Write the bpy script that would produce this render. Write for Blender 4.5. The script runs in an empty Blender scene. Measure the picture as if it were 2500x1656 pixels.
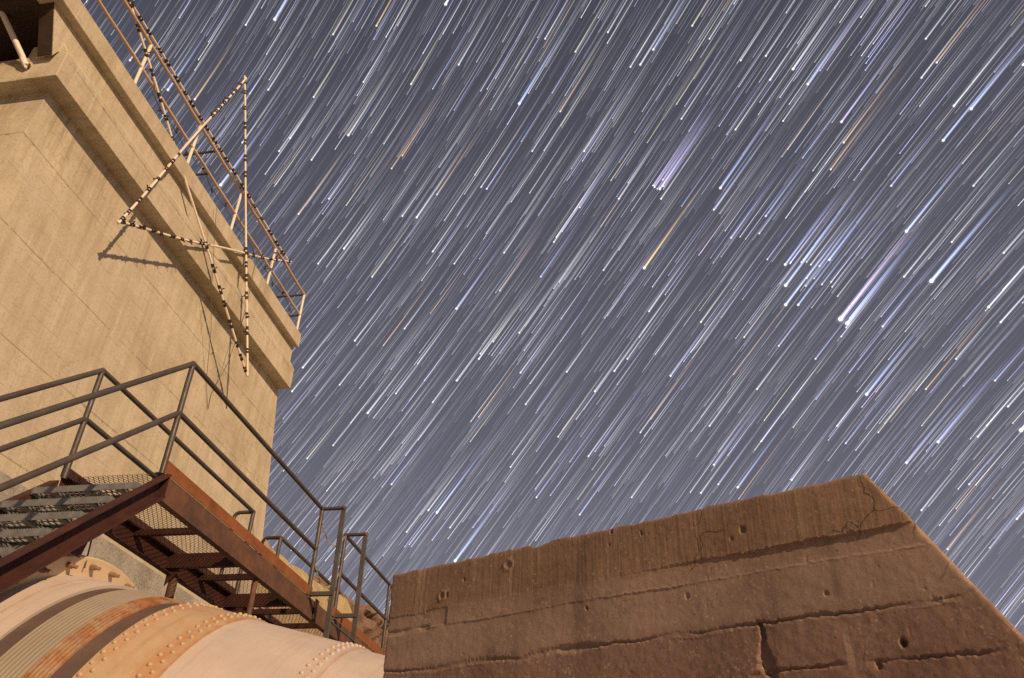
import bpy, bmesh, math, random
import numpy as np
from mathutils import Vector, Matrix, noise as mnoise

random.seed(7)
rng = np.random.default_rng(11)
scene = bpy.context.scene
C = scene.collection
R_ = math.radians

# ------------------------------------------------------------------ camera
cam_d = bpy.data.cameras.new('camera')
cam_d.sensor_fit = 'HORIZONTAL'; cam_d.sensor_width = 36.0; cam_d.lens = 36.0 * 2040 / 2500
cam_d.clip_start = 0.05; cam_d.clip_end = 5000
cam = bpy.data.objects.new('camera', cam_d); C.objects.link(cam)
fwd = Vector((-0.1542, 0.8105, 0.5651)).normalized()
upv = Vector((0.0727, -0.5610, 0.8246))
right = fwd.cross(upv).normalized(); upv = right.cross(fwd).normalized()
M = Matrix((right, upv, -fwd)).transposed().to_4x4()
cam.matrix_world = M
scene.camera = cam

# ------------------------------------------------------------------ light
SUN_TRAVEL = Vector((-0.36, 0.315, -0.225)).normalized()      # warm flood / low moonlight from the right behind the camera
to_sun = -SUN_TRAVEL
sun_d = bpy.data.lights.new('key_sun', 'SUN')
sun_d.energy = 4.7; sun_d.angle = R_(0.9); sun_d.color = (1.0, 0.685, 0.385)
sun = bpy.data.objects.new('key_sun', sun_d); C.objects.link(sun)
sun.rotation_euler = SUN_TRAVEL.to_track_quat('-Z', 'Y').to_euler()
sun.location = (6, -4, 12)

world = bpy.data.worlds.new('World'); scene.world = world; world.use_nodes = True
wn = world.node_tree; wn.nodes.clear()
out = wn.nodes.new('ShaderNodeOutputWorld')
sky = wn.nodes.new('ShaderNodeTexSky'); sky.sky_type = 'NISHITA'; sky.sun_disc = False
sky.sun_elevation = math.asin(to_sun.z); sky.sun_rotation = math.atan2(to_sun.x, to_sun.y)
hs = wn.nodes.new('ShaderNodeHueSaturation'); hs.inputs['Saturation'].default_value = 0.25
wn.links.new(sky.outputs[0], hs.inputs['Color'])
bg1 = wn.nodes.new('ShaderNodeBackground'); bg1.inputs[1].default_value = 0.006
wn.links.new(hs.outputs[0], bg1.inputs[0])
tc = wn.nodes.new('ShaderNodeTexCoord'); sp = wn.nodes.new('ShaderNodeSeparateXYZ')
wn.links.new(tc.outputs['Generated'], sp.inputs[0])
cr = wn.nodes.new('ShaderNodeValToRGB')
cr.color_ramp.elements[0].position = 0.0; cr.color_ramp.elements[0].color = (0.235, 0.225, 0.285, 1)
cr.color_ramp.elements[1].position = 0.95; cr.color_ramp.elements[1].color = (0.046, 0.046, 0.068, 1)
e = cr.color_ramp.elements.new(0.45); e.color = (0.114, 0.110, 0.148, 1)
wn.links.new(sp.outputs['Z'], cr.inputs[0])
bg2 = wn.nodes.new('ShaderNodeBackground'); bg2.inputs[1].default_value = 0.92
wn.links.new(cr.outputs[0], bg2.inputs[0])
add = wn.nodes.new('ShaderNodeAddShader')
wn.links.new(bg1.outputs[0], add.inputs[0]); wn.links.new(bg2.outputs[0], add.inputs[1])
wn.links.new(add.outputs[0], out.inputs[0])

vs = scene.view_settings
vs.view_transform = 'Standard'; vs.look = 'None'; vs.exposure = 0.0; vs.gamma = 1.0; vs.use_curve_mapping = False
scene.render.engine = 'CYCLES'
scene.cycles.max_bounces = 6
scene.cycles.use_denoising = False

# ------------------------------------------------------------------ materials
def mat(name):
    m = bpy.data.materials.new(name); m.use_nodes = True
    nt = m.node_tree; b = nt.nodes['Principled BSDF']
    return m, nt, b
def N(nt, t, **k):
    n = nt.nodes.new(t)
    for a, v in k.items():
        if a in n.inputs: n.inputs[a].default_value = v
        else: setattr(n, a, v)
    return n
def coords(nt, scale=(1, 1, 1)):
    t = N(nt, 'ShaderNodeTexCoord'); mp = N(nt, 'ShaderNodeMapping')
    mp.inputs['Scale'].default_value = scale
    nt.links.new(t.outputs['Object'], mp.inputs[0]); return mp.outputs[0]
def nz(nt, vec, scale, detail=6, rough=0.6, dist=0.0):
    n = N(nt, 'ShaderNodeTexNoise'); n.inputs['Scale'].default_value = scale
    n.inputs['Detail'].default_value = detail; n.inputs['Roughness'].default_value = rough
    n.inputs['Distortion'].default_value = dist
    nt.links.new(vec, n.inputs['Vector']); return n.outputs['Fac']
def ramp(nt, fac, stops):
    r = N(nt, 'ShaderNodeValToRGB'); el = r.color_ramp.elements
    while len(el) < len(stops): el.new(0.5)
    for q, (p, c) in zip(el, stops):
        q.position = p; q.color = (c[0], c[1], c[2], 1) if hasattr(c, '__len__') else (c, c, c, 1)
    nt.links.new(fac, r.inputs[0]); return r.outputs[0]
def mix(nt, fac, a, b, mode='MIX'):
    x = N(nt, 'ShaderNodeMix'); x.data_type = 'RGBA'; x.blend_type = mode
    for s, i in ((fac, 0), (a, 6), (b, 7)):
        if hasattr(s, 'default_value') and hasattr(s, 'is_linked'): nt.links.new(s, x.inputs[i])
        elif hasattr(s, '__len__'): x.inputs[i].default_value = (s[0], s[1], s[2], 1)
        else: x.inputs[i].default_value = s
    return x.outputs[2]
def mth(nt, op, a, b=0.0, c=None):
    x = N(nt, 'ShaderNodeMath'); x.operation = op
    for i, s in enumerate((a, b, c)):
        if s is None: continue
        if hasattr(s, 'is_linked'): nt.links.new(s, x.inputs[i])
        else: x.inputs[i].default_value = s
    return x.outputs[0]
def bump(nt, h, strength, dist, prev=None):
    b = N(nt, 'ShaderNodeBump'); b.inputs['Strength'].default_value = strength; b.inputs['Distance'].default_value = dist
    nt.links.new(h, b.inputs['Height'])
    if prev is not None: nt.links.new(prev, b.inputs['Normal'])
    return b.outputs[0]

def m_wall():
    m, nt, b = mat('board_formed_concrete')
    v = coords(nt)
    base = ramp(nt, nz(nt, v, 1.3, 9, 0.68), [(0.32, (0.36, 0.31, 0.225)), (0.48, (0.47, 0.415, 0.315)), (0.66, (0.57, 0.51, 0.40))])
    base = mix(nt, ramp(nt, nz(nt, v, 0.45, 4, 0.6), [(0.42, 0.0), (0.62, 0.5)]), base, (0.50, 0.44, 0.37))
    # run-off streaks, stretched down the wall
    st = nz(nt, coords(nt, (1, 3.2, 0.30)), 2.6, 7, 0.7)
    base = mix(nt, ramp(nt, st, [(0.42, 0.0), (0.70, 0.55)]), base, (0.31, 0.27, 0.19))
    st2 = nz(nt, coords(nt, (1, 5.0, 0.22)), 2.0, 5, 0.6)
    base = mix(nt, ramp(nt, st2, [(0.60, 0.0), (0.72, 0.55)]), base, (0.60, 0.56, 0.48))
    st3 = nz(nt, coords(nt, (1, 7.0, 0.5)), 0.8, 4, 0.6)
    base = mix(nt, ramp(nt, st3, [(0.68, 0.0), (0.75, 0.45)]), base, (0.46, 0.24, 0.11))
    # formwork board lines
    sx = N(nt, 'ShaderNodeSeparateXYZ'); nt.links.new(v, sx.inputs[0])
    wob = mth(nt, 'MULTIPLY', nz(nt, v, 1.5, 3), 0.03)
    zz = mth(nt, 'ADD', sx.outputs['Z'], wob)
    fr = mth(nt, 'FRACT', mth(nt, 'MULTIPLY', zz, 1 / 0.19))
    ln = mth(nt, 'LESS_THAN', mth(nt, 'ABSOLUTE', mth(nt, 'SUBTRACT', fr, 0.5)), 0.03)
    brk = ramp(nt, nz(nt, coords(nt, (1, 0.8, 6)), 2.5, 5, 0.7), [(0.50, 0.0), (0.62, 1.0)])
    ln = mth(nt, 'MULTIPLY', ln, brk)
    fr2 = mth(nt, 'FRACT', mth(nt, 'MULTIPLY', zz, 1 / 1.14))
    l2 = mth(nt, 'LESS_THAN', mth(nt, 'ABSOLUTE', mth(nt, 'SUBTRACT', fr2, 0.5)), 0.007)
    brk2 = ramp(nt, nz(nt, coords(nt, (1, 1.2, 1)), 2.2, 6, 0.75), [(0.42, 0.0), (0.5, 1.0)])
    l2 = mth(nt, 'MULTIPLY', l2, brk2)
    lines = mth(nt, 'MAXIMUM', mth(nt, 'MULTIPLY', ln, 0.30), mth(nt, 'MULTIPLY', l2, 0.5))
    # hairline map cracks
    vo = N(nt, 'ShaderNodeTexVoronoi'); vo.feature = 'DISTANCE_TO_EDGE'; vo.inputs['Scale'].default_value = 3.2
    wv = N(nt, 'ShaderNodeMapping'); nt.links.new(v, wv.inputs[0])
    dn = N(nt, 'ShaderNodeTexNoise'); dn.inputs['Scale'].default_value = 3; nt.links.new(v, dn.inputs['Vector'])
    va = N(nt, 'ShaderNodeVectorMath'); va.operation = 'MULTIPLY_ADD'
    nt.links.new(dn.outputs['Color'], va.inputs[0]); va.inputs[1].default_value = (0.25, 0.25, 0.25); nt.links.new(v, va.inputs[2])
    nt.links.new(va.outputs[0], vo.inputs['Vector'])
    ck = mth(nt, 'LESS_THAN', vo.outputs['Distance'], 0.010)
    ck = mth(nt, 'MULTIPLY', ck, ramp(nt, nz(nt, v, 0.7, 4), [(0.54, 0.0), (0.62, 0.45)]))
    lines = mth(nt, 'MAXIMUM', lines, mth(nt, 'MULTIPLY', ck, 0.6))
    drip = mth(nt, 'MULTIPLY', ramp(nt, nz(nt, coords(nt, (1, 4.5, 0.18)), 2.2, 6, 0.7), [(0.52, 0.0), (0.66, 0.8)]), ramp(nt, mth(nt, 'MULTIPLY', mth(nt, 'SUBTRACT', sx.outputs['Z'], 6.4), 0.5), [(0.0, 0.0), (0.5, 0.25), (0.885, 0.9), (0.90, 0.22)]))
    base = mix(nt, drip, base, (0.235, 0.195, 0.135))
    edge = mth(nt, 'ABSOLUTE', mth(nt, 'SUBTRACT', fr2, 0.5))
    rag = mth(nt, 'LESS_THAN', edge, mth(nt, 'MULTIPLY', ramp(nt, nz(nt, v, 11, 6, 0.8), [(0.52, 0.0), (0.70, 1.0)]), 0.045))
    rag = mth(nt, 'MULTIPLY', rag, ramp(nt, nz(nt, v, 0.8, 3), [(0.48, 0.0), (0.56, 1.0)]))
    lines = mth(nt, 'MAXIMUM', lines, mth(nt, 'MULTIPLY', rag, 0.65))
    patch = ramp(nt, nz(nt, coords(nt, (1, 0.9, 1.3)), 1.7, 2, 0.4), [(0.62, 0.0), (0.635, 0.4)])
    base = mix(nt, patch, base, (0.50, 0.455, 0.385))
    spk = ramp(nt, nz(nt, v, 30, 5, 0.75), [(0.35, 0.6), (0.47, 0.0)])
    base = mix(nt, spk, base, (0.27, 0.23, 0.165))
    col = mix(nt, lines, base, (0.13, 0.105, 0.07))
    nt.links.new(col, b.inputs['Base Color'])
    fine = nz(nt, v, 60, 6, 0.7); mid = nz(nt, coords(nt, (1, 1, 2.5)), 7, 6, 0.65)
    h = mth(nt, 'ADD', mth(nt, 'MULTIPLY', fine, 0.25), mid)
    h = mth(nt, 'SUBTRACT', h, mth(nt, 'MULTIPLY', lines, 1.0))
    nt.links.new(bump(nt, h, 0.32, 0.02), b.inputs['Normal'])
    b.inputs['Roughness'].default_value = 0.92
    return m
def m_concrete(name, c0, c1, c2, bstr=0.5, bdist=0.02, stains=None, vert_grain=0.0):
    m, nt, b = mat(name); v = coords(nt)
    col = ramp(nt, nz(nt, v, 2.2, 9, 0.68), [(0.3, c0), (0.5, c1), (0.7, c2)])
    pits = ramp(nt, nz(nt, v, 38, 4, 0.7), [(0.30, 1.0), (0.40, 0.0)])
    col = mix(nt, mth(nt, 'MULTIPLY', pits, 0.55), col, (c0[0] * .45, c0[1] * .45, c0[2] * .45))
    if stains is not None:
        s = ramp(nt, nz(nt, v, 5.5, 7, 0.75, 0.6), [(0.63, 0.0), (0.72, 0.75)])
        col = mix(nt, s, col, stains)
    if vert_grain:
        g = nz(nt, coords(nt, (1, 1, 0.05)), 55, 4, 0.75)
        col = mix(nt, ramp(nt, g, [(0.35, vert_grain), (0.55, 0.0)]), col, (c0[0] * .6, c0[1] * .6, c0[2] * .55))
    nt.links.new(col, b.inputs['Base Color'])
    h = mth(nt, 'ADD', nz(nt, v, 22, 8, 0.7), mth(nt, 'MULTIPLY', pits, -0.5))
    if vert_grain: h = mth(nt, 'ADD', h, mth(nt, 'MULTIPLY', g, 0.25))
    nt.links.new(bump(nt, h, bstr, bdist), b.inputs['Normal'])
    b.inputs['Roughness'].default_value = 0.95
    return m
def m_pier():
    m, nt, b = mat('weathered_brown_concrete'); v = coords(nt)
    sx = N(nt, 'ShaderNodeSeparateXYZ'); nt.links.new(v, sx.inputs[0])
    a = mth(nt, 'ADD', mth(nt, 'MULTIPLY', mth(nt, 'ADD', sx.outputs['X'], 1.2015), 0.8808), mth(nt, 'MULTIPLY', mth(nt, 'SUBTRACT', sx.outputs['Y'], 3.5975), -0.4734))
    zl = mth(nt, 'ADD', sx.outputs['Z'], mth(nt, 'MULTIPLY', a, 0.0265))
    zl = mth(nt, 'ADD', zl, mth(nt, 'MULTIPLY', mth(nt, 'SUBTRACT', nz(nt, v, 14, 5, 0.7), 0.5), 0.05))
    band = ramp(nt, mth(nt, 'SUBTRACT', zl, 0.2), [(0.40, (0.195, 0.118, 0.092)), (0.60, (0.225, 0.145, 0.114)), (0.66, (0.30, 0.215, 0.170)), (0.83, (0.295, 0.205, 0.155)), (0.875, (0.245, 0.158, 0.106))])
    var = ramp(nt, nz(nt, v, 2.6, 9, 0.7), [(0.28, 0.62), (0.5, 1.0), (0.72, 1.22)])
    col = mix(nt, 1.0, band, var, 'MULTIPLY')
    blot = ramp(nt, nz(nt, v, 7, 6, 0.7, 0.8), [(0.58, 0.0), (0.68, 0.55)])
    col = mix(nt, blot, col, (0.13, 0.088, 0.065))
    red = ramp(nt, nz(nt, v, 17, 6, 0.75, 1.0), [(0.66, 0.0), (0.72, 0.7)])
    redm = ramp(nt, nz(nt, v, 1.5, 3), [(0.50, 0.0), (0.62, 1.0)])
    col = mix(nt, mth(nt, 'MULTIPLY', red, redm), col, (0.27, 0.075, 0.042))
    g = nz(nt, coords(nt, (1, 1, 0.035)), 75, 4, 0.75)
    gm_ = ramp(nt, mth(nt, 'SUBTRACT', zl, 0.2), [(0.60, 0.25), (0.84, 0.3), (0.87, 1.0)])
    col = mix(nt, mth(nt, 'MULTIPLY', ramp(nt, g, [(0.36, 0.55), (0.5, 0.0)]), gm_), col, (0.12, 0.08, 0.056))
    pits = ramp(nt, nz(nt, v, 85, 3, 0.6), [(0.27, 1.0), (0.34, 0.0)])
    col = mix(nt, mth(nt, 'MULTIPLY', pits, 0.6), col, (0.10, 0.07, 0.05))
    # aggregate speckle, pale mineral runs and hairline cracks
    vo = N(nt, 'ShaderNodeTexVoronoi'); vo.inputs['Scale'].default_value = 130; nt.links.new(v, vo.inputs['Vector'])
    vsep = N(nt, 'ShaderNodeSeparateColor'); nt.links.new(vo.outputs['Color'], vsep.inputs[0])
    agg = mth(nt, 'MULTIPLY', ramp(nt, vsep.outputs[0], [(0.80, 0.0), (0.84, 1.0)]), ramp(nt, nz(nt, v, 6, 5, 0.7), [(0.46, 0.0), (0.6, 0.55)]))
    col = mix(nt, agg, col, ramp(nt, vsep.outputs[1], [(0.0, (0.16, 0.10, 0.075)), (1.0, (0.47, 0.38, 0.31))]))
    runs = ramp(nt, nz(nt, coords(nt, (1, 1, 0.10)), 9, 6, 0.7), [(0.57, 0.0), (0.69, 0.5)])
    col = mix(nt, runs, col, (0.46, 0.37, 0.29))
    dk = ramp(nt, nz(nt, coords(nt, (1, 1, 0.16)), 5, 6, 0.7), [(0.55, 0.0), (0.68, 0.65)])
    col = mix(nt, dk, col, (0.11, 0.073, 0.055))
    dn = N(nt, 'ShaderNodeTexNoise'); dn.inputs['Scale'].default_value = 7; dn.inputs['Detail'].default_value = 6; nt.links.new(v, dn.inputs['Vector'])
    va = N(nt, 'ShaderNodeVectorMath'); va.operation = 'MULTIPLY_ADD'
    nt.links.new(dn.outputs['Color'], va.inputs[0]); va.inputs[1].default_value = (0.16, 0.16, 0.16); nt.links.new(v, va.inputs[2])
    vc = N(nt, 'ShaderNodeTexVoronoi'); vc.feature = 'DISTANCE_TO_EDGE'; vc.inputs['Scale'].default_value = 3.6; nt.links.new(va.outputs[0], vc.inputs['Vector'])
    crk = mth(nt, 'MULTIPLY', ramp(nt, vc.outputs['Distance'], [(0.004, 1.0), (0.012, 0.0)]), ramp(nt, nz(nt, v, 1.9, 3), [(0.50, 0.0), (0.58, 1.0)]))
    col = mix(nt, mth(nt, 'MULTIPLY', crk, 0.75), col, (0.06, 0.04, 0.03))
    fine = nz(nt, v, 260, 4, 0.8)
    col = mix(nt, 1.0, col, ramp(nt, fine, [(0.30, 0.78), (0.70, 1.20)]), 'MULTIPLY')
    nt.links.new(col, b.inputs['Base Color'])
    h = mth(nt, 'ADD', mth(nt, 'MULTIPLY', fine, 0.8), nz(nt, v, 90, 5, 0.75))
    h = mth(nt, 'SUBTRACT', h, mth(nt, 'MULTIPLY', pits, 0.5))
    h = mth(nt, 'SUBTRACT', h, mth(nt, 'MULTIPLY', crk, 1.2))
    h = mth(nt, 'ADD', h, mth(nt, 'MULTIPLY', agg, 0.35))
    h = mth(nt, 'ADD', h, mth(nt, 'MULTIPLY', mth(nt, 'MULTIPLY', g, gm_), 0.45))
    nt.links.new(bump(nt, h, 0.26, 0.002), b.inputs['Normal'])
    b.inputs['Roughness'].default_value = 0.95
    return m
def m_rust(name, c0, c1, c2, rough=0.75, scale=5.0, streak=(1, 1, 1), metal=0.0):
    m, nt, b = mat(name); v = coords(nt, streak)
    col = ramp(nt, nz(nt, v, scale, 8, 0.7, 0.3), [(0.32, c0), (0.52, c1), (0.72, c2)])
    sp = ramp(nt, nz(nt, coords(nt), 45, 4, 0.6), [(0.58, 0.0), (0.72, 0.6)])
    col = mix(nt, sp, col, (c1[0] * .45, c1[1] * .45, c1[2] * .5))
    nt.links.new(col, b.inputs['Base Color'])
    nt.links.new(ramp(nt, nz(nt, v, scale * 3, 4), [(0.3, rough - .12), (0.7, rough + .15)]), b.inputs['Roughness'])
    nt.links.new(bump(nt, nz(nt, coords(nt), 70, 5, 0.7), 0.25, 0.004), b.inputs['Normal'])
    b.inputs['Metallic'].default_value = metal
    return m
PIPE_D = Vector((-0.969, -0.118, 0.218)).normalized(); PIPE_R = 1.75
PIPE_P = Vector((-0.506, 3.581, -0.31)); PIPE_P = (PIPE_P - PIPE_D * PIPE_P.dot(PIPE_D)) * PIPE_R
def m_paint(name, base, rust_amt=0.3, tint=(0.55, 0.26, 0.10), rust_lo=0.56, rough=0.5, pipe=False):
    m, nt, b = mat(name); v = coords(nt)
    col = ramp(nt, nz(nt, v, 1.4, 7, 0.65), [(0.3, tuple(x * .86 for x in base)), (0.6, base), (0.8, tuple(min(1, x * 1.07) for x in base))])
    r = ramp(nt, nz(nt, coords(nt, (1.0, 1.0, 0.6)), 2.4, 8, 0.72, 0.5), [(rust_lo, 0.0), (rust_lo + .16, rust_amt)])
    col = mix(nt, r, col, tint)
    g = ramp(nt, nz(nt, v, 26, 5, 0.7), [(0.62, 0.0), (0.72, 0.35)])
    col = mix(nt, g, col, tuple(x * .55 for x in base))
    h = nz(nt, v, 9, 6, 0.6)
    if pipe:
        d = N(nt, 'ShaderNodeVectorMath'); d.operation = 'DOT_PRODUCT'; nt.links.new(v, d.inputs[0]); d.inputs[1].default_value = PIPE_D / PIPE_R
        sv = mth(nt, 'SUBTRACT', d.outputs['Value'], PIPE_P.dot(PIPE_D) / PIPE_R)
        sx = N(nt, 'ShaderNodeSeparateXYZ'); nt.links.new(v, sx.inputs[0])
        cb = N(nt, 'ShaderNodeCombineXYZ'); nt.links.new(mth(nt, 'MULTIPLY', sv, 26.0), cb.inputs[0]); nt.links.new(mth(nt, 'MULTIPLY', sx.outputs['Z'], 0.9), cb.inputs[1])
        run = nz(nt, cb.outputs[0], 1.0, 6, 0.7)                          # runs that follow the curve down
        col = mix(nt, ramp(nt, run, [(0.52, 0.0), (0.74, 0.50)]), col, (base[0] * .62, base[1] * .52, base[2] * .44))
        col = mix(nt, ramp(nt, run, [(0.25, 0.35), (0.40, 0.0)]), col, tuple(min(1, x * 1.12) for x in base))
        brk = nz(nt, v, 7, 6, 0.75)
        for s0, wd in ((0.947, .012), (0.989, .035), (1.416, .012), (1.456, .040), (1.632, .030), (2.10, .010)):
            near = mth(nt, 'SUBTRACT', 1.0, mth(nt, 'DIVIDE', mth(nt, 'ABSOLUTE', mth(nt, 'SUBTRACT', sv, s0)), wd))
            near = mth(nt, 'MULTIPLY', mth(nt, 'MAXIMUM', near, 0.0), ramp(nt, brk, [(0.40, 0.0), (0.62, 1.0)]))
            col = mix(nt, mth(nt, 'MULTIPLY', near, 0.85 if s0 > 1.3 else 0.45), col, (0.40, 0.18, 0.075))
        chip = ramp(nt, nz(nt, v, 13, 7, 0.75, 0.4), [(0.68, 0.0), (0.705, 1.0)])
        chip = mth(nt, 'MULTIPLY', chip, ramp(nt, nz(nt, v, 1.1, 3), [(0.48, 0.0), (0.60, 0.8)]))
        col = mix(nt, chip, col, (0.20, 0.11, 0.07)); h = mth(nt, 'SUBTRACT', h, mth(nt, 'MULTIPLY', chip, 0.2))
        low = nz(nt, v, 1.1, 3, 0.5); h = mth(nt, 'ADD', h, mth(nt, 'MULTIPLY', low, 2.0))
    nt.links.new(col, b.inputs['Base Color'])
    nt.links.new(ramp(nt, nz(nt, v, 4, 5, 0.7), [(0.3, rough - .08), (0.7, rough + .25)]), b.inputs['Roughness'])
    nt.links.new(bump(nt, h, 0.14, 0.012), b.inputs['Normal'])
    return m

WALL = m_wall()
PLINTH = m_concrete('rough_grey_concrete', (0.20, 0.185, 0.165), (0.33, 0.31, 0.28), (0.44, 0.415, 0.38), 0.8, 0.03)
PIER = m_pier()
TANW = m_concrete('tan_sprayed_concrete', (0.30, 0.23, 0.12), (0.42, 0.33, 0.19), (0.48, 0.39, 0.24), 0.6, 0.05)
ROCK = m_concrete('red_brown_rock', (0.13, 0.08, 0.06), (0.27, 0.175, 0.13), (0.37, 0.27, 0.21), 1.0, 0.08, stains=(0.22, 0.19, 0.15))
GROUND = m_concrete('pale_dusty_ground', (0.40, 0.30, 0.20), (0.50, 0.385, 0.26), (0.56, 0.45, 0.32), 0.8, 0.03)
CHANNEL = m_rust('rusted_channel_steel', (0.055, 0.028, 0.022), (0.105, 0.050, 0.032), (0.16, 0.070, 0.036))
TOE = m_rust('orange_rusted_plate', (0.14, 0.045, 0.016), (0.21, 0.072, 0.022), (0.26, 0.095, 0.03))
STAIRST = m_rust('dark_red_primed_steel', (0.026, 0.0075, 0.006), (0.050, 0.0135, 0.010), (0.078, 0.022, 0.014))
RAIL = m_rust('weathered_dark_rail_steel', (0.062, 0.036, 0.028), (0.062, 0.054, 0.055), (0.090, 0.076, 0.072), 0.5, 3.0)
WELD = m_rust('rusty_weld', (0.08, 0.030, 0.022), (0.12, 0.042, 0.026), (0.15, 0.060, 0.034))
LADDER = m_rust('dark_grey_ladder_steel', (0.05, 0.045, 0.045), (0.075, 0.068, 0.066), (0.10, 0.085, 0.08), 0.55)
GALV = m_rust('galvanised_steel', (0.12, 0.125, 0.13), (0.20, 0.205, 0.21), (0.28, 0.285, 0.29), 0.5, 9, metal=0.3)
GRATE = m_rust('rusty_grating', (0.03, 0.014, 0.010), (0.05, 0.021, 0.013), (0.08, 0.032, 0.018))
CREAM = m_paint('cream_pipe_paint', (0.53, 0.455, 0.415), 0.22, pipe=True)
CREAMR = m_paint('rust_tinged_cream_paint', (0.47, 0.35, 0.235), 0.6, (0.42, 0.21, 0.085), 0.46, pipe=True)
FLANGEM = m_paint('yellowed_flange_paint', (0.62, 0.49, 0.33), 0.6, (0.45, 0.26, 0.10), 0.56, pipe=True)
HOOPM = m_paint('grey_cream_hoop_paint', (0.36, 0.315, 0.26), 0.35, (0.28, 0.17, 0.10), 0.56)
COLLAR = m_rust('dark_brown_collar', (0.07, 0.045, 0.04), (0.10, 0.065, 0.055), (0.13, 0.08, 0.065), 0.8, 2.0)
BOLT = m_rust('rusty_bolt', (0.16, 0.08, 0.05), (0.28, 0.17, 0.11), (0.36, 0.25, 0.17))
STARM = m_paint('pale_star_tube_paint', (0.74, 0.66, 0.58), 0.4, (0.35, 0.2, 0.12))
PORCH_SHADE = m_rust('porch_shade_brown', (0.020, 0.012, 0.010), (0.035, 0.020, 0.016), (0.055, 0.030, 0.022), 0.8)  # dark brown standing in for the shade under the porch roof
SOCK = m_rust('black_socket', (0.015, 0.01, 0.01), (0.025, 0.015, 0.014), (0.04, 0.022, 0.018), 0.6)
TANRAIL = m_paint('tan_roof_rail_paint', (0.55, 0.40, 0.29), 0.4, (0.35, 0.2, 0.12))
WHITEP = m_paint('white_pole_paint', (0.70, 0.68, 0.66), 0.3, (0.4, 0.25, 0.16), 0.6)
WIRE = m_rust('dull_wire', (0.07, 0.05, 0.04), (0.10, 0.075, 0.055), (0.14, 0.11, 0.08))
CHAIN = m_rust('galvanised_chain', (0.28, 0.25, 0.22), (0.40, 0.36, 0.32), (0.5, 0.46, 0.4), 0.5, 20)

def m_hoop_rust():
    m, nt, b = mat('rust_streaked_hoop'); v = coords(nt)
    r = ramp(nt, nz(nt, v, 3.0, 6, 0.7, 0.4), [(0.36, 0.35), (0.56, 1.0)])
    col = mix(nt, r, (0.42, 0.37, 0.28), ramp(nt, nz(nt, v, 11, 5, 0.7), [(0.35, (0.20, 0.065, 0.02)), (0.65, (0.42, 0.17, 0.055))]))
    nt.links.new(col, b.inputs['Base Color']); b.inputs['Roughness'].default_value = 0.75
    nt.links.new(bump(nt, nz(nt, v, 60, 5), 0.25, 0.004), b.inputs['Normal'])
    return m
HOOPR = m_hoop_rust()

# ------------------------------------------------------------------ mesh helpers
class MB:
    def __init__(s): s.v = []; s.f = []; s.n = 0
    def add(s, vv, ff):
        b = s.n; s.v.extend(tuple(x) for x in vv); s.n += len(vv)
        s.f.extend(tuple(i + b for i in q) for q in ff); return s
    def box(s, lo, hi):
        x0, y0, z0 = lo; x1, y1, z1 = hi
        return s.add([(x0, y0, z0), (x1, y0, z0), (x1, y1, z0), (x0, y1, z0), (x0, y0, z1), (x1, y0, z1), (x1, y1, z1), (x0, y1, z1)],
                     [(0, 3, 2, 1), (4, 5, 6, 7), (0, 1, 5, 4), (1, 2, 6, 5), (2, 3, 7, 6), (3, 0, 4, 7)])
    def bar(s, p0, p1, w, h, up=(0, 0, 1)):
        p0 = Vector(p0); p1 = Vector(p1); d = (p1 - p0).normalized(); u = Vector(up)
        sd = d.cross(u).normalized(); u = sd.cross(d)
        vv = []
        for p in (p0, p1):
            for a, c in ((-1, -1), (1, -1), (1, 1), (-1, 1)): vv.append(p + sd * (a * w / 2) + u * (c * h / 2))
        return s.add(vv, [(0, 1, 2, 3), (7, 6, 5, 4), (0, 4, 5, 1), (1, 5, 6, 2), (2, 6, 7, 3), (3, 7, 4, 0)])
    def tube(s, pts, r, n=12, caps=True):
        pts = [Vector(p) for p in pts]; rr = r if hasattr(r, '__len__') else [r] * len(pts)
        vv = []; ff = []
        d0 = (pts[1] - pts[0]).normalized()
        u = d0.cross(Vector((0, 0, 1)))
        if u.length < 1e-3: u = d0.cross(Vector((1, 0, 0)))
        u.normalize()
        for i, p in enumerate(pts):
            d = (pts[min(i + 1, len(pts) - 1)] - pts[max(i - 1, 0)]).normalized()
            u = (u - d * u.dot(d)).normalized(); w = d.cross(u)
            for k in range(n):
                a = 2 * math.pi * k / n; vv.append(p + (u * math.cos(a) + w * math.sin(a)) * rr[i])
        for i in range(len(pts) - 1):
            for k in range(n):
                ff.append((i * n + k, i * n + (k + 1) % n, (i + 1) * n + (k + 1) % n, (i + 1) * n + k))
        if caps:
            ff.append(tuple(range(n - 1, -1, -1))); ff.append(tuple((len(pts) - 1) * n + k for k in range(n)))
        return s.add(vv, ff)
    def prism(s, poly, lo, hi, axis='y'):
        n = len(poly)
        mk = {'y': lambda a, b, t: (a, t, b), 'x': lambda a, b, t: (t, a, b), 'z': lambda a, b, t: (a, b, t)}[axis]
        vv = [mk(a, b, lo) for a, b in poly] + [mk(a, b, hi) for a, b in poly]
        ff = [tuple(range(n)), tuple(range(2 * n - 1, n - 1, -1))] + [(i, i + n, (i + 1) % n + n, (i + 1) % n) for i in range(n)]
        return s.add(vv, ff)
    def mesh(s, name, m, smooth=None):
        me = bpy.data.meshes.new(name); me.from_pydata(s.v, [], s.f)
        bm = bmesh.new(); bm.from_mesh(me); bmesh.ops.recalc_face_normals(bm, faces=bm.faces); bm.to_mesh(me); bm.free()
        me.materials.append(m)
        if smooth:
            me.shade_smooth(); me.set_sharp_from_angle(angle=R_(smooth))
        me.update(); return me
    def build(s, name, m, parent=None, smooth=None, bevel=0):
        return link(name, s.mesh(name, m, smooth), parent, bevel)
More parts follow.
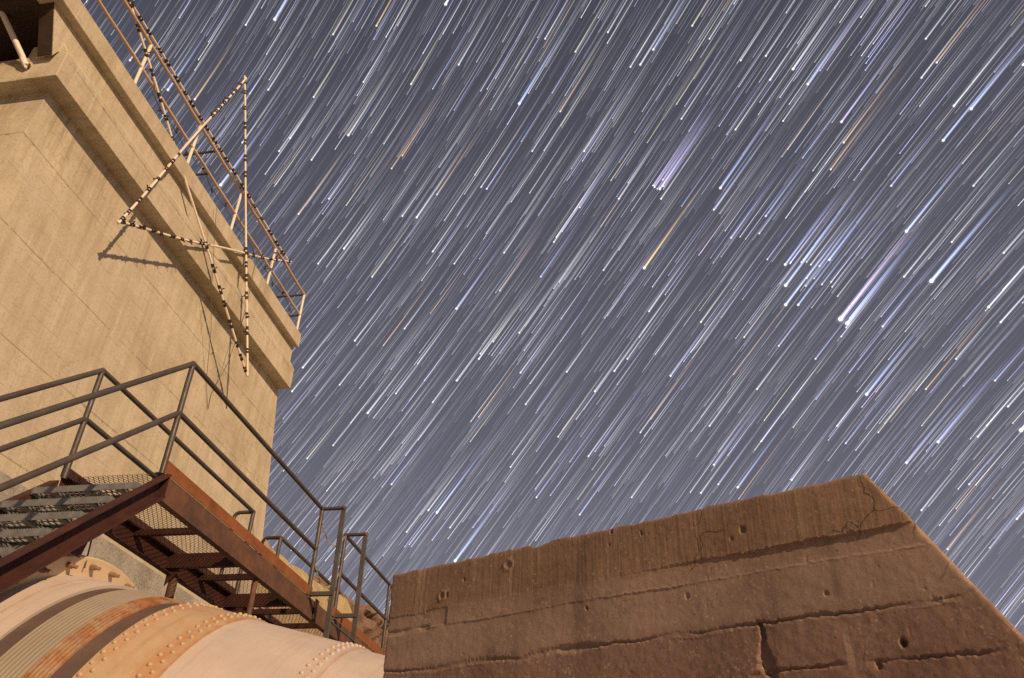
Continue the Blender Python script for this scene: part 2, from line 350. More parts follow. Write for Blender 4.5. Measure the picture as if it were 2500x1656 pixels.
def link(name, me, parent=None, bevel=0):
    o = bpy.data.objects.new(name, me); C.objects.link(o)
    if parent is not None:
        o.parent = parent
        o.matrix_parent_inverse = Matrix.Translation(-root_loc(parent))
    if bevel:
        b = o.modifiers.new('bevel', 'BEVEL'); b.width = bevel; b.segments = 2; b.limit_method = 'ANGLE'; b.angle_limit = R_(40)
    return o
def root_loc(o):
    l = Vector((0, 0, 0))
    while o is not None:
        l = l + o.location; o = o.parent if o.parent is None else None
    return l
def thing(name, label, cat, loc, group=None):
    o = bpy.data.objects.new(name, None); C.objects.link(o); o.location = loc; o.empty_display_size = 0.2
    o['label'] = label; o['category'] = cat
    if group: o['group'] = group
    return o
def tag(o, label, cat, group=None):
    o['label'] = label; o['category'] = cat
    if group: o['group'] = group
    return o
def place(name, me, parent, mtx):
    """a piece that shares its mesh, set at a world matrix under its thing"""
    o = bpy.data.objects.new(name, me); C.objects.link(o); o.parent = parent
    o.matrix_parent_inverse = Matrix.Translation(-parent['_base']) if '_base' in parent else parent_inv(parent)
    o.matrix_basis = mtx; return o
def parent_inv(p):
    m = Matrix.Identity(4); q = p
    chain = []
    while q is not None: chain.append(q); q = q.parent
    w = Matrix.Identity(4)
    for q in reversed(chain): w = w @ q.matrix_parent_inverse @ q.matrix_basis
    return w.inverted()
def link(name, me, parent=None, bevel=0):
    o = bpy.data.objects.new(name, me); C.objects.link(o)
    if parent is not None:
        o.parent = parent; o.matrix_parent_inverse = parent_inv(parent)
    if bevel:
        b = o.modifiers.new('bevel', 'BEVEL'); b.width = bevel; b.segments = 2; b.limit_method = 'ANGLE'; b.angle_limit = R_(40)
    return o
def fbm(x, y, z, oct=4, lac=2.1, gain=0.5):
    s = 0; a = 1; t = 0
    for _ in range(oct):
        s += a * mnoise.noise(Vector((x, y, z))); t += a; x *= lac; y *= lac; z *= lac; a *= gain
    return s / t
ZG = -1.5   # ground level below the camera's eye

# ------------------------------------------------------------------ ground
g = MB(); n = 60
for i in range(n + 1):
    for j in range(n + 1):
        u = (i / n * 2 - 1); w = (j / n * 2 - 1)
        x = 400 * u * abs(u) ** 1.5; y = 400 * w * abs(w) ** 1.5
        g.v.append((x, y, ZG + 0.05 * fbm(x * .6, y * .6, 0)))
g.n = len(g.v)
g.f = [(i * (n + 1) + j, (i + 1) * (n + 1) + j, (i + 1) * (n + 1) + j + 1, i * (n + 1) + j + 1) for i in range(n) for j in range(n)]
o = g.build('ground', GROUND, smooth=60); o['kind'] = 'structure'

# ------------------------------------------------------------------ gatehouse building
YE = 12.85; XB = -11.5
b = thing('gatehouse', 'tall tan board-formed concrete building with stepped cornice and railing on top', 'building', (-9, 9.3, ZG))
# main front wall with battered ends
def wall_grid():
    m = MB()
    z0, z1 = 3.77, 8.181
    def yl(z): return 5.69 - (8.28 - z) * 0.071
    def yr(z): return 12.85 + (8.18 - z) * 0.215
    ny, nz_ = 46, 30
    for k in range(nz_ + 1):
        z = z0 + (z1 - z0) * k / nz_
        for i in range(ny + 1):
            y = yl(z) + (yr(z) - yl(z)) * i / ny
            edge = 0.012 if i in (0, ny) else 0
            m.v.append((-7.0 + 0.006 * fbm(y * .9, z * 1.3, 3.1) - 0.0, y + edge * mnoise.noise(Vector((z * 7, i, 0))), z))
    m.n = len(m.v)
    W = ny + 1
    m.f = [(k * W + i, k * W + i + 1, (k + 1) * W + i + 1, (k + 1) * W + i) for k in range(nz_) for i in range(ny)]
    # sides and back
    bl = []
    nb = m.n
    for k in range(nz_ + 1):
        z = z0 + (z1 - z0) * k / nz_
        m.v.append((XB, yl(z), z)); m.v.append((XB, yr(z), z))
    m.n = len(m.v)
    for k in range(nz_):
        m.f.append((k * W, (k + 1) * W, nb + 2 * (k + 1), nb + 2 * k))
        m.f.append((k * W + ny, nb + 2 * k + 1, nb + 2 * (k + 1) + 1, (k + 1) * W + ny))
        m.f.append((nb + 2 * k, nb + 2 * (k + 1), nb + 2 * (k + 1) + 1, nb + 2 * k + 1))
    return m
wall_grid().build('wall', WALL, b, smooth=35)
# grey base wall
pl = MB(); pl.box((XB, 3.2, ZG), (-6.9, 15.5, 3.765)); pl.build('base_wall', PLINTH, b, bevel=0.02)
# cornice: extruded along the wall, turned round the near corner
cz0, cz1 = 8.18, 8.61
co = MB()
co.prism([(-7.3, cz0), (-6.75, cz0), (-6.75, cz1), (-6.872, 8.82), (-7.3, 8.82)], 5.46, YE, 'y')
co.build('cornice', WALL, b, bevel=0.008)
cr_ = MB(); cr_.prism([(5.463, cz0), (5.463, cz1), (5.60, 8.80), (6.1, 8.80), (6.1, cz0)], XB, -7.3, 'x')
cr_.build('cornice_return', WALL, b, bevel=0.008)
# fascia wall above the cornice, corbelled out towards the near end
fa = MB(); fa.prism([(5.40, 8.50), (5.44, 8.62), (5.60, 8.822), (YE, 8.822), (YE, 9.128), (5.10, 9.128)], -7.06, -6.875, 'x')
fa.build('fascia', WALL, b)
# parapet
pa = MB(); pa.box((-7.12, 1.6, 9.13), (-6.75, YE, 9.44)); pa.build('parapet', WALL, b, bevel=0.012)
# roof slab over the open porch on the near side, and recessed back wall
ro = MB(); ro.box((XB, 1.6, 9.132), (-7.122, YE - .002, 9.36)); ro.build('roof_slab', WALL, b)
bw = MB(); bw.box((XB, 6.6, 8.822), (-7.3, 6.9, 9.13)); bw.box((XB, 6.9, 8.822), (-7.302, YE - .01, 9.13)); bw.build('porch_back_wall', WALL, b)
jb = MB(); jb.prism([(5.396, 8.505), (5.098, 9.127), (5.088, 9.127), (5.386, 8.505)], -7.075, -6.882, 'x'); jb.build('porch_jamb_shade', PORCH_SHADE, b)  # thin slab over the fascia's concrete edge, porch shade put into its colour
sf = MB(); sf.box((-11.0, 1.7, 9.105), (-7.08, 6.58, 9.129)); sf.build('porch_soffit_shade', PORCH_SHADE, b)  # dark sheet below the roof slab, overhang's shade painted as colour
db = MB(); db.box((-11.0, 6.3, 8.60), (-7.06, 6.36, 9.10)); db.build('porch_back_shade', PORCH_SHADE, b)  # dark panel before the back wall, coloured to stand for porch shade
pf = MB(); pf.box((-7.12, 1.7, 6.6), (-6.80, 3.6, 9.10)); pf.build('porch_pier', WALL, b, bevel=0.01)

# white brace pole on the ledge at the near corner
p = thing('white_brace_pole', 'slim white pole rising from the ledge at the dark porch of the building', 'pole', (-7.24, 5.45, 8.40))
q = MB(); q.tube([(-7.24, 5.44, 8.42), (-7.30, 5.385, 8.55), (-7.62, 5.12, 9.12)], [0.042, 0.037, 0.036], 14); q.build('tube', WHITEP, p, smooth=50)
q = MB(); q.bar((-7.20, 5.455, 8.36), (-7.28, 5.40, 8.50), 0.085, 0.012, (1, 0, 0)); q.build('foot_plate', WHITEP, p)
for dz in (0, .035):
    q = MB(); q.tube([(-7.20, 5.47, 8.37 + dz), (-7.17, 5.42, 8.38 + dz)], 0.013, 6); q.build('bolt', WELD, p)

# ------------------------------------------------------------------ roof railing
rr = thing('roof_railing', 'pale two-rail pipe railing along the roof edge of the tall building', 'railing', (-6.93, 9, 9.44))
XR = -6.93; ZT = 10.55; ZM = 10.02
for z, r in ((ZT, 0.026), (ZM, 0.024)):
    q = MB(); q.tube([(XR, 1.7 + 0.3 * i, z + 0.006 * math.sin(i * 1.7)) for i in range(38)] + [(XR, 12.95, z)], r, 10); q.build('rail', TANRAIL, rr, smooth=50)
for y in (2.1, 3.65, 5.2, 6.76, 8.33, 9.90, 11.45, 12.95):
    q = MB(); q.tube([(XR, y, 9.40), (XR, y, ZT)], 0.026, 10); q.build('post', STARM, rr, smooth=50)
    q = MB(); q.box((XR - .06, y - .06, 9.438), (XR + .06, y + .06, 9.452)); q.build('base_plate', TANRAIL, rr)
for y in (8.90, 12.95):
    for z in (ZT, ZM):
        q = MB(); q.tube([(XR, y, z), (-8.6, y, z)], 0.022, 10); q.build('cross_rail', LADDER, rr, smooth=50)

# ------------------------------------------------------------------ star of pipes with sockets
SA = [Vector(v) for v in ((-6.98, 6.087, 10.744), (-7.079, 9.18, 12.823), (-6.786, 11.804, 10.474), (-6.519, 10.785, 7.227), (-6.632, 7.091, 7.263))]
SN = Vector((0.995, -0.029, 0.091))
st = thing('light_star', 'large five-pointed star of thin tubes with dark lamp sockets on the tan wall', 'star', tuple(sum(SA, Vector()) / 5))
sk = MB()
for a in (-0.075, 0.018): sk.tube([(0, 0, a), (0, 0, a + 0.058)], 0.0265, 8)
sk.tube([(0.02, 0, 0), (0.075, 0.004, 0.006)], [0.012, 0.008], 6)
sock_me = sk.mesh('bulb_socket', SOCK)
edges = [(0, 2, 0.0, True), (2, 4, .02, False), (4, 1, .045, False), (1, 3, .03, False), (3, 0, .01, False)]
for a, c, off, full in edges:
    A = SA[a] + SN * off; B = SA[c] + SN * off; d = (B - A); L = d.length; dn = d.normalized()
    sag = Vector((0, 0, -0.05)) if (a, c) == (2, 4) else Vector((0, 0, 0))
    pts = [A + d * t + sag * math.sin(math.pi * t) + Vector((0, .012 * math.sin(t * 9), .010 * math.sin(t * 13 + a))) for t in np.linspace(-0.01, 1.01, 24)]
    q = MB(); q.tube(pts, 0.0185, 10); bar = q.build('star_bar', STARM, st, smooth=50)
    ts = []
    t = 0.012
    while t < 0.99:
        if full or t < 0.385 or t > 0.615: ts.append(t)
        t += 0.29 / L * random.uniform(.7, 1.3)
    for t in ts:
        pt = A + d * t + sag * math.sin(math.pi * t) + Vector((0, .012 * math.sin(t * 9), .010 * math.sin(t * 13 + a)))
        rot = dn.to_track_quat('Z', 'Y').to_matrix().to_4x4() @ Matrix.Rotation(random.uniform(-1.5, 1.5), 4, 'Z') @ Matrix.Diagonal((1, 1, random.uniform(.45, 1.05), 1))
        o = bpy.data.objects.new('bulb_socket', sock_me); C.objects.link(o); o.parent = bar
        o.matrix_parent_inverse = parent_inv(bar); o.matrix_basis = Matrix.Translation(pt) @ rot
def cable(name, label, pts, r, m=WIRE, cat='wire', group=None):
    q = MB(); q.tube(pts, r, 6); o = q.build(name, m, smooth=60); return tag(o, label, cat, group)
cable('hanging_wire', 'thin wire hanging straight down the tan wall from the star to its foot', [(-6.70, 10.55, 9.75), (-6.72, 10.58, 9.2), (-6.70, 10.62, 8.4), (-6.80, 10.66, 7.4), (-6.985, 10.70, 6.80), (-6.99, 10.73, 6.55)], 0.0042)
cable('slack_wire', 'slack thin wire curving from the star across the tan wall', [(-6.68, 9.0, 9.35), (-6.70, 9.25, 8.75), (-6.72, 9.55, 8.05), (-6.80, 9.95, 7.55), (-6.97, 10.45, 6.9), (-6.985, 10.70, 6.56)], 0.0042)
ls = thing('light_string', 'dark string of small lamps drooping along the roof railing behind the star', 'light string', (-7.0, 10, 10.0))
pts = []
for i in range(41):
    y = 7.2 + i * .142; pts.append(Vector((-6.985 - .02 * math.sin(i), y, 9.99 - 0.06 * abs(math.sin(i * .27)) + 0.01 * math.sin(i * 2.3))))
q = MB(); q.tube(pts, 0.006, 6); q.build('cord', WIRE, ls)
lb = MB(); lb.tube([(0, 0, 0), (0, 0, -.05), (0, 0, -.085)], [.018, .018, .008], 8); lbm = lb.mesh('string_bulb', SOCK)
for i in range(2, 40, 3):
    o = bpy.data.objects.new('string_bulb', lbm); C.objects.link(o); o.parent = ls; o.matrix_parent_inverse = parent_inv(ls)
    o.matrix_basis = Matrix.Translation(pts[i]) @ Matrix.Rotation(random.uniform(-.8, .8) + (math.pi if i % 2 else 0), 4, 'X')

# ------------------------------------------------------------------ penstock pipe
PR = PIPE_R
PD = Vector((-0.969, -0.118, 0.218)).normalized()
PP = Vector((-0.506, 3.581, -0.31)); PP = (PP - PD * PP.dot(PD)) * PR
ex = PD.cross(Vector((0, 0, 1))).normalized(); ez = ex.cross(PD).normalized()
if ez.z < 0: ez = -ez
if ex.y > 0: ex = -ex          # ex points back towards the camera side
def pp(s, ang, r): return PP + PD * (s * PR) + (ez * math.cos(ang) + ex * math.sin(ang)) * (r * PR)
pen = thing('penstock_pipe', 'huge cream riveted steel pipe with bolted flange under the stairs', 'pipe', tuple(pp(2.2, 0, 0)))
def shell(prof, nseg=128, closed=False):
    m = MB(); k = len(prof)
    for s, r in prof:
        for i in range(nseg): m.v.append(pp(s, 2 * math.pi * i / nseg, r))
    m.n = len(m.v)
    rng_ = range(k) if closed else range(k - 1)
    for a in rng_:
        c = (a + 1) % k
        for i in range(nseg):
            j = (i + 1) % nseg; m.f.append((a * nseg + i, a * nseg + j, c * nseg + j, c * nseg + i))
    return m
shell([(-1.6, 1.0), (-1.6, .99), (0.94, .99), (.952, .993), (.952, 1.0)][::-1] if False else [(-1.7, .992), (.955, .992), (.955, .985)]).build('pipe_section', CREAM, pen, smooth=30)
shell([(.945, .990), (.945, 1.0), (1.418, 1.0), (1.418, .99)]).build('pipe_section', CREAM, pen, smooth=30)
shell([(1.412, .99), (1.412, 1.007), (1.66, 1.007), (1.66, .97)]).build('pipe_section', CREAMR, pen, smooth=30)
shell([(1.655, .97), (1.655, .990), (1.738, .990), (1.738, .97)]).build('recessed_collar', COLLAR, pen, smooth=30)
shell([(1.940, .97), (1.940, .990), (2.006, .990), (2.006, .97)]).build('recessed_collar', COLLAR, pen, smooth=30)
nh = 13; w = (1.940 - 1.737) / nh
for i in range(nh):
    s0 = 1.737 + i * w
    prof = [(s0 + w * .17, .970), (s0 + w * .18, .992), (s0 + w * .28, .999), (s0 + w * .72, .999), (s0 + w * .82, .992), (s0 + w * .83, .970)]
    shell(prof).build('hoop', HOOPR if i < 5 else HOOPM, pen, smooth=40)
shell([(1.70, .968), (1.98, .968)]).build('inner_sleeve', COLLAR, pen, smooth=40)
shell([(2.003, .97), (2.003, 1.002), (2.102, 1.002), (2.1035, .996), (2.105, .996), (2.1065, 1.002), (2.20, 1.002)]).build('pipe_section', CREAM, pen, smooth=30)
fl = shell([(2.195, 1.0), (2.195, 1.075), (2.2, 1.08), (2.232, 1.08), (2.237, 1.075), (2.237, 1.0)], closed=False).build('flange', FLANGEM, pen, smooth=30)
shell([(2.243, 1.0), (2.243, 1.075), (2.247, 1.08), (2.28, 1.08), (2.284, 1.075), (2.284, 1.0)]).build('flange', FLANGEM, pen, smooth=30)
shell([(2.236, 1.0), (4.2, 1.0)]).build('pipe_section', CREAM, pen, smooth=30)
# bolts on the flange
bm_ = MB(); bm_.tube([(0, 0, -.02), (0, 0, .035)], 0.022, 6); bm_.tube([(0, 0, .035), (0, 0, .075)], 0.014, 8); bolt_me = bm_.mesh('flange_bolt', BOLT, 30)
rot = (-PD).to_track_quat('Z', 'Y').to_matrix().to_4x4()
nbolt = 41
for i in range(nbolt):
    a = 2 * math.pi * (i + .43) / nbolt
    o = bpy.data.objects.new('flange_bolt', bolt_me); C.objects.link(o); o.parent = fl; o.matrix_parent_inverse = parent_inv(fl)
    o.matrix_basis = Matrix.Translation(pp(2.193, a, 1.042)) @ rot @ Matrix.Rotation(random.uniform(0, 1), 4, 'Z')
# rivets: domed heads on the side of the pipe that shows
rv = MB()
prof = [(0.0165, -0.003), (0.0158, .005), (0.0125, .0105), (0.007, .0140)]
ns = 10
for r, z in prof:
    for k in range(ns): rv.v.append((r * math.cos(2 * math.pi * k / ns), r * math.sin(2 * math.pi * k / ns), z))
rv.v.append((0, 0, .0148)); rv.n = len(rv.v)
for a in range(3):
    for k in range(ns): rv.f.append((a * ns + k, a * ns + (k + 1) % ns, (a + 1) * ns + (k + 1) % ns, (a + 1) * ns + k))
for k in range(ns): rv.f.append((3 * ns + k, 3 * ns + (k + 1) % ns, 4 * ns))
riv_me = rv.mesh('rivet', CREAM, 80); riv_me2 = rv.mesh('rivet', CREAMR, 80)
pitch = math.radians(3.2)
def rivet_row(s, r, me, ph):
    nr = int(round(2 * math.pi / pitch))
    for i in range(nr):
        a = 2 * math.pi * (i + ph) / nr
        a = (a + math.pi) % (2 * math.pi) - math.pi
        if not (-0.75 < a < 1.45): continue
        nrm = (ez * math.cos(a) + ex * math.sin(a)); o = bpy.data.objects.new('rivet', me); C.objects.link(o)
        o.parent = pen; o.matrix_parent_inverse = parent_inv(pen)
        o.matrix_basis = Matrix.Translation(pp(s, a, r)) @ nrm.to_track_quat('Z', 'Y').to_matrix().to_4x4() @ Matrix.Scale(random.uniform(.86, 1.08), 4)
rivet_row(.974, 1.0, riv_me, 0); rivet_row(1.004, 1.0, riv_me, .5)
rivet_row(1.441, 1.007, riv_me2, 0); rivet_row(1.470, 1.007, riv_me2, .5)
rivet_row(1.6185, 1.007, riv_me2, 0); rivet_row(1.645, 1.007, riv_me2, .5)

# ------------------------------------------------------------------ steel walkway
ZD = 3.02; XL = -5.05; XRR = -4.10; Y0 = 5.885; Y1 = 12.6
wk = thing('steel_walkway', 'rusty steel walkway with mesh deck and pipe railings crossing over the pipe', 'walkway', (-4.6, 9, ZG))
def chan(x, inward):
    m = MB(); z0, z1 = 2.78, 3.0; s = inward
    m.box((min(x, x + .008 * s), Y0, z0), (max(x, x + .008 * s), Y1, z1))
    for z in (z0, z1 - .012): m.box((min(x + .008 * s, x + .07 * s), Y0, z), (max(x + .008 * s, x + .07 * s), Y1, z + .012))
    return m
chan(XRR, -1).build('channel_beam', CHANNEL, wk); chan(XL, 1).build('channel_beam', STAIRST, wk)
for x in (XRR + .004, XL - .012):
    for ya, yb in ((Y0 - .01, 9.33), (9.98, Y1)):
        q = MB(); q.box((x, ya, 3.002), (x + .008, yb, 3.115)); q.build('toe_plate', TOE if x > -4.5 else STAIRST, wk)
q = MB(); q.box((XRR + .0125, 9.46, 2.79), (XRR + .0185, 9.58, 3.03)); q.build('splice_plate', CHANNEL, wk)
for y in (7.06, 7.74, 8.40, 9.08, 9.68, 10.3, 11.0, 11.7, 12.4):
    q = MB(); big = y in (7.74, 9.08)
    h = .15 if big else .06
    q.box((XL + .009, y, 2.985 - h), (XRR - .009, y + .05, 2.985)); q.build('cross_beam', STAIRST, wk)
for y in (7.78, 9.12):      # gusset plates beside the deep beams
    q = MB(); q.prism([(XL + .012, 2.83), (XL + .15, 2.83), (XL + .012, 2.66)], y, y + .01, 'y'); q.build('gusset', STAIRST, wk)
# expanded-metal deck
gm = MB()
def grate(x0, x1, y0, y1, z, slope=2.0, step=.046, w=.0042, h=.003):
    for sg in (1, -1):
        span = (y1 - y0) / slope
        k0 = x0 - span if sg > 0 else x0
        k = k0
        lim = x1 if sg > 0 else x1 + span
        while k < lim:
            # line x = k + sg*(y-y0)/slope
            ta, tb = 0.0, 1.0; xa, xb = k, k + sg * span
            lo, hi = (x0, x1)
            d = xb - xa
            t0 = (lo - xa) / d; t1 = (hi - xa) / d
            if t0 > t1: t0, t1 = t1, t0
            t0 = max(0, t0); t1 = min(1, t1)
            if t1 - t0 > .002:
                gm.bar((xa + d * t0, y0 + (y1 - y0) * t0, z + (0.002 if sg > 0 else 0)), (xa + d * t1, y0 + (y1 - y0) * t1, z + (0.002 if sg > 0 else 0)), w, h)
            k += step
for ya, yb in ((5.90, 7.72), (7.73, 9.62), (9.63, 11.2), (11.21, 12.55)):
    gm = MB(); grate(XL + .015, XRR - .015, ya, yb, 2.993 + .004); o = gm.build('deck_mesh', GRATE, wk); o['kind'] = 'stuff'
# legs
for x, y, r in ((-5.0, 7.87, .046), (-4.16, 8.02, .030), (-5.0, 12.0, .04), (-4.16, 12.0, .03)):
    q = MB(); q.tube([(x, y, ZG), (x, y, 2.78)], r, 14); q.build('leg', CHANNEL, wk, smooth=50)
# railings
ZR = 4.09; ZMID = 3.57; r = .0255
def rail(parent, pts, rad=r, m=RAIL, name='rail'):
    q = MB(); q.tube(pts, rad, 12); return q.build(name, m, parent, smooth=50)
def joint(parent, pt, rad=.029):
    q = MB()
    bm = bmesh.new(); bmesh.ops.create_icosphere(bm, subdivisions=2, radius=rad)
    q.add([v.co + Vector(pt) for v in bm.verts], [tuple(v.index for v in f.verts) for f in bm.faces]); bm.free()
    return q.build('weld_joint', WELD, parent, smooth=80)
xr_, xl_ = -4.105, -5.025
for x in (xr_, xl_):
    for z in (ZR, ZMID):
        rail(wk, [(x, 5.885, z), (x, 9.27, z)]); rail(wk, [(x, 10.15, z), (x, 12.55, z)])
    for y in (5.885, 9.27, 10.15, 12.2):
        rail(wk, [(x, y, 2.98), (x, y, ZR)], name='post')
        for z in (ZR, ZMID): joint(wk, (x, y, z), .028 if z == ZR else .027)
# hoops turned outwards at the left gap
for y in (9.27, 10.15):
    pts = [(xl_, y, ZR)] + [(xl_ - .18 - .07 * math.sin(a), y, ZR - .07 + .07 * math.cos(a)) for a in np.linspace(0, math.pi / 2, 6)] + [(xl_ - .25, y, 2.95)]
    rail(wk, pts, .024, STAIRST if y > 10 else RAIL, 'hoop_rail')
for x in (xr_,):
    for y in (9.27, 10.15):
        rail(wk, [(x, y, ZR), (-3.82, y, ZR)], .024, RAIL, 'hoop_rail')
        q = MB(); q.bar((x + .01, y, 3.02), (-3.80, y, 3.02), .05, .045); q.build('ladder_bracket', LADDER, wk)

# ------------------------------------------------------------------ ladder on the near side
ld = thing('access_ladder', 'dark flat-bar ladder rising beside the walkway gap behind the pipe', 'ladder', (-3.8, 9.7, ZG))
for y in (9.27, 10.15):
    q = MB(); q.bar((-3.76, y, ZG), (-3.825, y, ZR + .02), .022, .062, (1, 0, 0)); q.build('side_rail', LADDER, ld, bevel=.004)
    joint(ld, (-3.825, y, ZR), .03)
z = ZG + .3
while z < 2.95:
    rail(ld, [(-3.785, 9.27, z), (-3.785, 10.15, z)], .0125, LADDER, 'rung'); z += .30

# safety chains
def chain(label, a, bb, sag, n=34):
    a = Vector(a); bb = Vector(bb); q = MB()
    P = [a.lerp(bb, t) + Vector((0, 0, -sag * 4 * t * (1 - t))) for t in np.linspace(0, 1, n + 1)]
    for i in range(n):
        p0, p1 = P[i], P[i + 1]; d = (p1 - p0); dn = d.normalized()
        sd = dn.cross(Vector((1, 0, 0)) if i % 2 else Vector((0, 0, 1))).normalized()
        L = d.length * 1.25; c = (p0 + p1) / 2
        ring = [c + dn * (math.cos(t) * L / 2) + sd * (math.sin(t) * .009) for t in np.linspace(0, 2 * math.pi, 9)]
        q.tube(ring, .0032, 5, caps=False)
    return tag(q.build('safety_chain', CHAIN), label, 'chain', 'chains across the walkway gaps')
chain('slack safety chain across the walkway gap at the ladder, upper one', (xr_, 9.29, 3.98), (xr_, 10.13, 4.06), .22)
chain('slack safety chain across the walkway gap at the ladder, lower one', (xr_, 9.29, 3.45), (xr_, 10.13, 3.57), .26)
chain('safety chain hanging between the hooped posts nearest the tall building', (xl_, 9.29, 4.05), (xl_ - .2, 10.15, 4.07), .30)

# ------------------------------------------------------------------ stair
sr = thing('steel_stair', 'dark red steel stair with grey grip treads climbing to the walkway at left', 'stairs', (-4.6, 3.4, ZG))
SL = 0.890
def zs(y): return 3.02 - (5.885 - y) * SL
sd = Vector((0, 1, SL)).normalized(); sn = Vector((0, -SL, 1)).normalized()
YB = 5.885 - (3.02 - ZG) / SL
def stringer(x, sgn):
    T = -.045; HV = .215; ft = .016; ye = 5.874
    def band(t0, t1, xa, xb):
        return [(YB, zs(YB) + t0), (ye, zs(ye) + t0), (ye, zs(ye) + t1), (YB, zs(YB) + t1)], min(xa, xb), max(xa, xb)
    m = MB()
    for pl_, a, c in (band(T - HV, T, x, x + sgn * .008), band(T - ft, T, x + sgn * .008, x + sgn * .095), band(T - HV, T - HV + ft, x + sgn * .008, x + sgn * .095)):
        m.prism(pl_, a, c, 'x')
    return m
stringer(-4.092, 1).build('stringer', STAIRST, sr); stringer(-5.05, -1).build('stringer', STAIRST, sr)
q = MB(); q.bar((-4.06, 5.882, 2.77), (-4.06, 5.882, 2.97), .085, .012, (0, 1, 0)); q.build('end_plate', STAIRST, sr)
# treads: perforated grip planks
def tread_mesh():
    m = MB(); W = .93; D = .235
    m.box((-W / 2, 0, -.052), (W / 2, .004, 0)); m.box((-W / 2, D - .004, -.052), (W / 2, D, 0))
    rows = [0.004, .022, .075, .082, .135, .142, .195, .231]
    for a, c in ((.004, .030), (.078, .094), (.142, .158), (.206, .231)): m.box((-W / 2, a, -.006), (W / 2, c, 0))
    for (a, c, off) in ((.030, .078, 0), (.094, .142, .5), (.158, .206, 0)):
        k = 0
        x = -W / 2 + off * .05
        while x < W / 2 - .02:
            m.box((x, a, -.005), (x + .016, c, -.001)); x += .05
    for xx in (-.32, -.02, .28): m.box((xx, .002, -.045), (xx + .05, D - .002, -.007))
    for y in (0.001, D - .008):                      # serrated edge
        x = -W / 2
        while x < W / 2 - .01:
            m.add([(x, y, 0), (x + .017, y, 0), (x + .0085, y, .007), (x, y + .006, 0), (x + .017, y + .006, 0), (x + .0085, y + .006, .007)],
                  [(0, 1, 2), (3, 5, 4), (0, 2, 5, 3), (1, 4, 5, 2), (0, 3, 4, 1)]); x += .022
    for sx in (-W / 2 - .005, W / 2 - .003): m.box((sx, 0, -.058), (sx + .008, D, .006))
    return m.mesh('tread', GALV)
tm = tread_mesh()
y = 5.885 - .262; k = 1
while zs(y) > ZG + .15:
    o = bpy.data.objects.new('tread', tm); C.objects.link(o); o.parent = sr; o.matrix_parent_inverse = parent_inv(sr)
    o.matrix_basis = Matrix.Translation((-4.571, y - .02, zs(y) - .015)); y -= .262
for x in (xr_, xl_):
    rail(sr, [(x, 5.885, ZR), (x, YB + .2, ZR - (5.885 - YB - .2) * .905)])
    rail(sr, [(x, 5.885, ZMID), (x, YB + .2, ZMID - (5.885 - YB - .2) * .905)])
    for yy in (3.75, 1.6):
        rail(sr, [(x, yy, zs(yy) - .1), (x, yy, ZR - (5.885 - yy) * .905)], name='post')
for yy in (5.12, 4.28):                      # dark gusset plates under the near stringer
    zz = zs(yy) - .275
    q = MB(); q.prism([(yy - .05, zz - .06), (yy + .13, zz + .10), (yy + .09, zz - .06)], -4.10, -4.088, 'x'); q.build('gusset', STAIRST, sr)
cable('tie_rod', 'thin dark rod from the stair down to a flange bolt', [(-4.30, 5.52, 2.50), tuple(pp(2.18, .28, 1.035))], 0.006)

# ------------------------------------------------------------------ near concrete pier (displaced board-marked face)
bd = Vector((0.8808, -0.4734, 0)).normalized(); bn = Vector((-0.4734, -0.8808, 0)).normalized()   # along to the right, outward normal
P0 = Vector((-1.2015, 3.5975, 0))
pier_root = thing('concrete_pier', 'near brown board-marked concrete wall block with sloping right end', 'wall', tuple(P0 + bd * 1.2 + Vector((0, 0, ZG))))
def sstep(e0, e1, x):
    t = np.clip((x - e0) / (e1 - e0), 0, 1); return t * t * (3 - 2 * t)
def vnoise(x, y, seed):
    r = np.random.default_rng(seed); T = r.random((256, 256))
    xi = np.floor(x).astype(int); yi = np.floor(y).astype(int); fx = x - xi; fy = y - yi
    fx = fx * fx * (3 - 2 * fx); fy = fy * fy * (3 - 2 * fy)
    g = lambda a, c: T[a % 256, c % 256]
    return (g(xi, yi) * (1 - fx) + g(xi + 1, yi) * fx) * (1 - fy) + (g(xi, yi + 1) * (1 - fx) + g(xi + 1, yi + 1) * fx) * fy - .5
def vfbm(x, y, seed, o=4):
    s = 0; a = 1
    for k in range(o): s = s + a * vnoise(x * 2 ** k, y * 2 ** k, seed + k); a *= .5
    return s
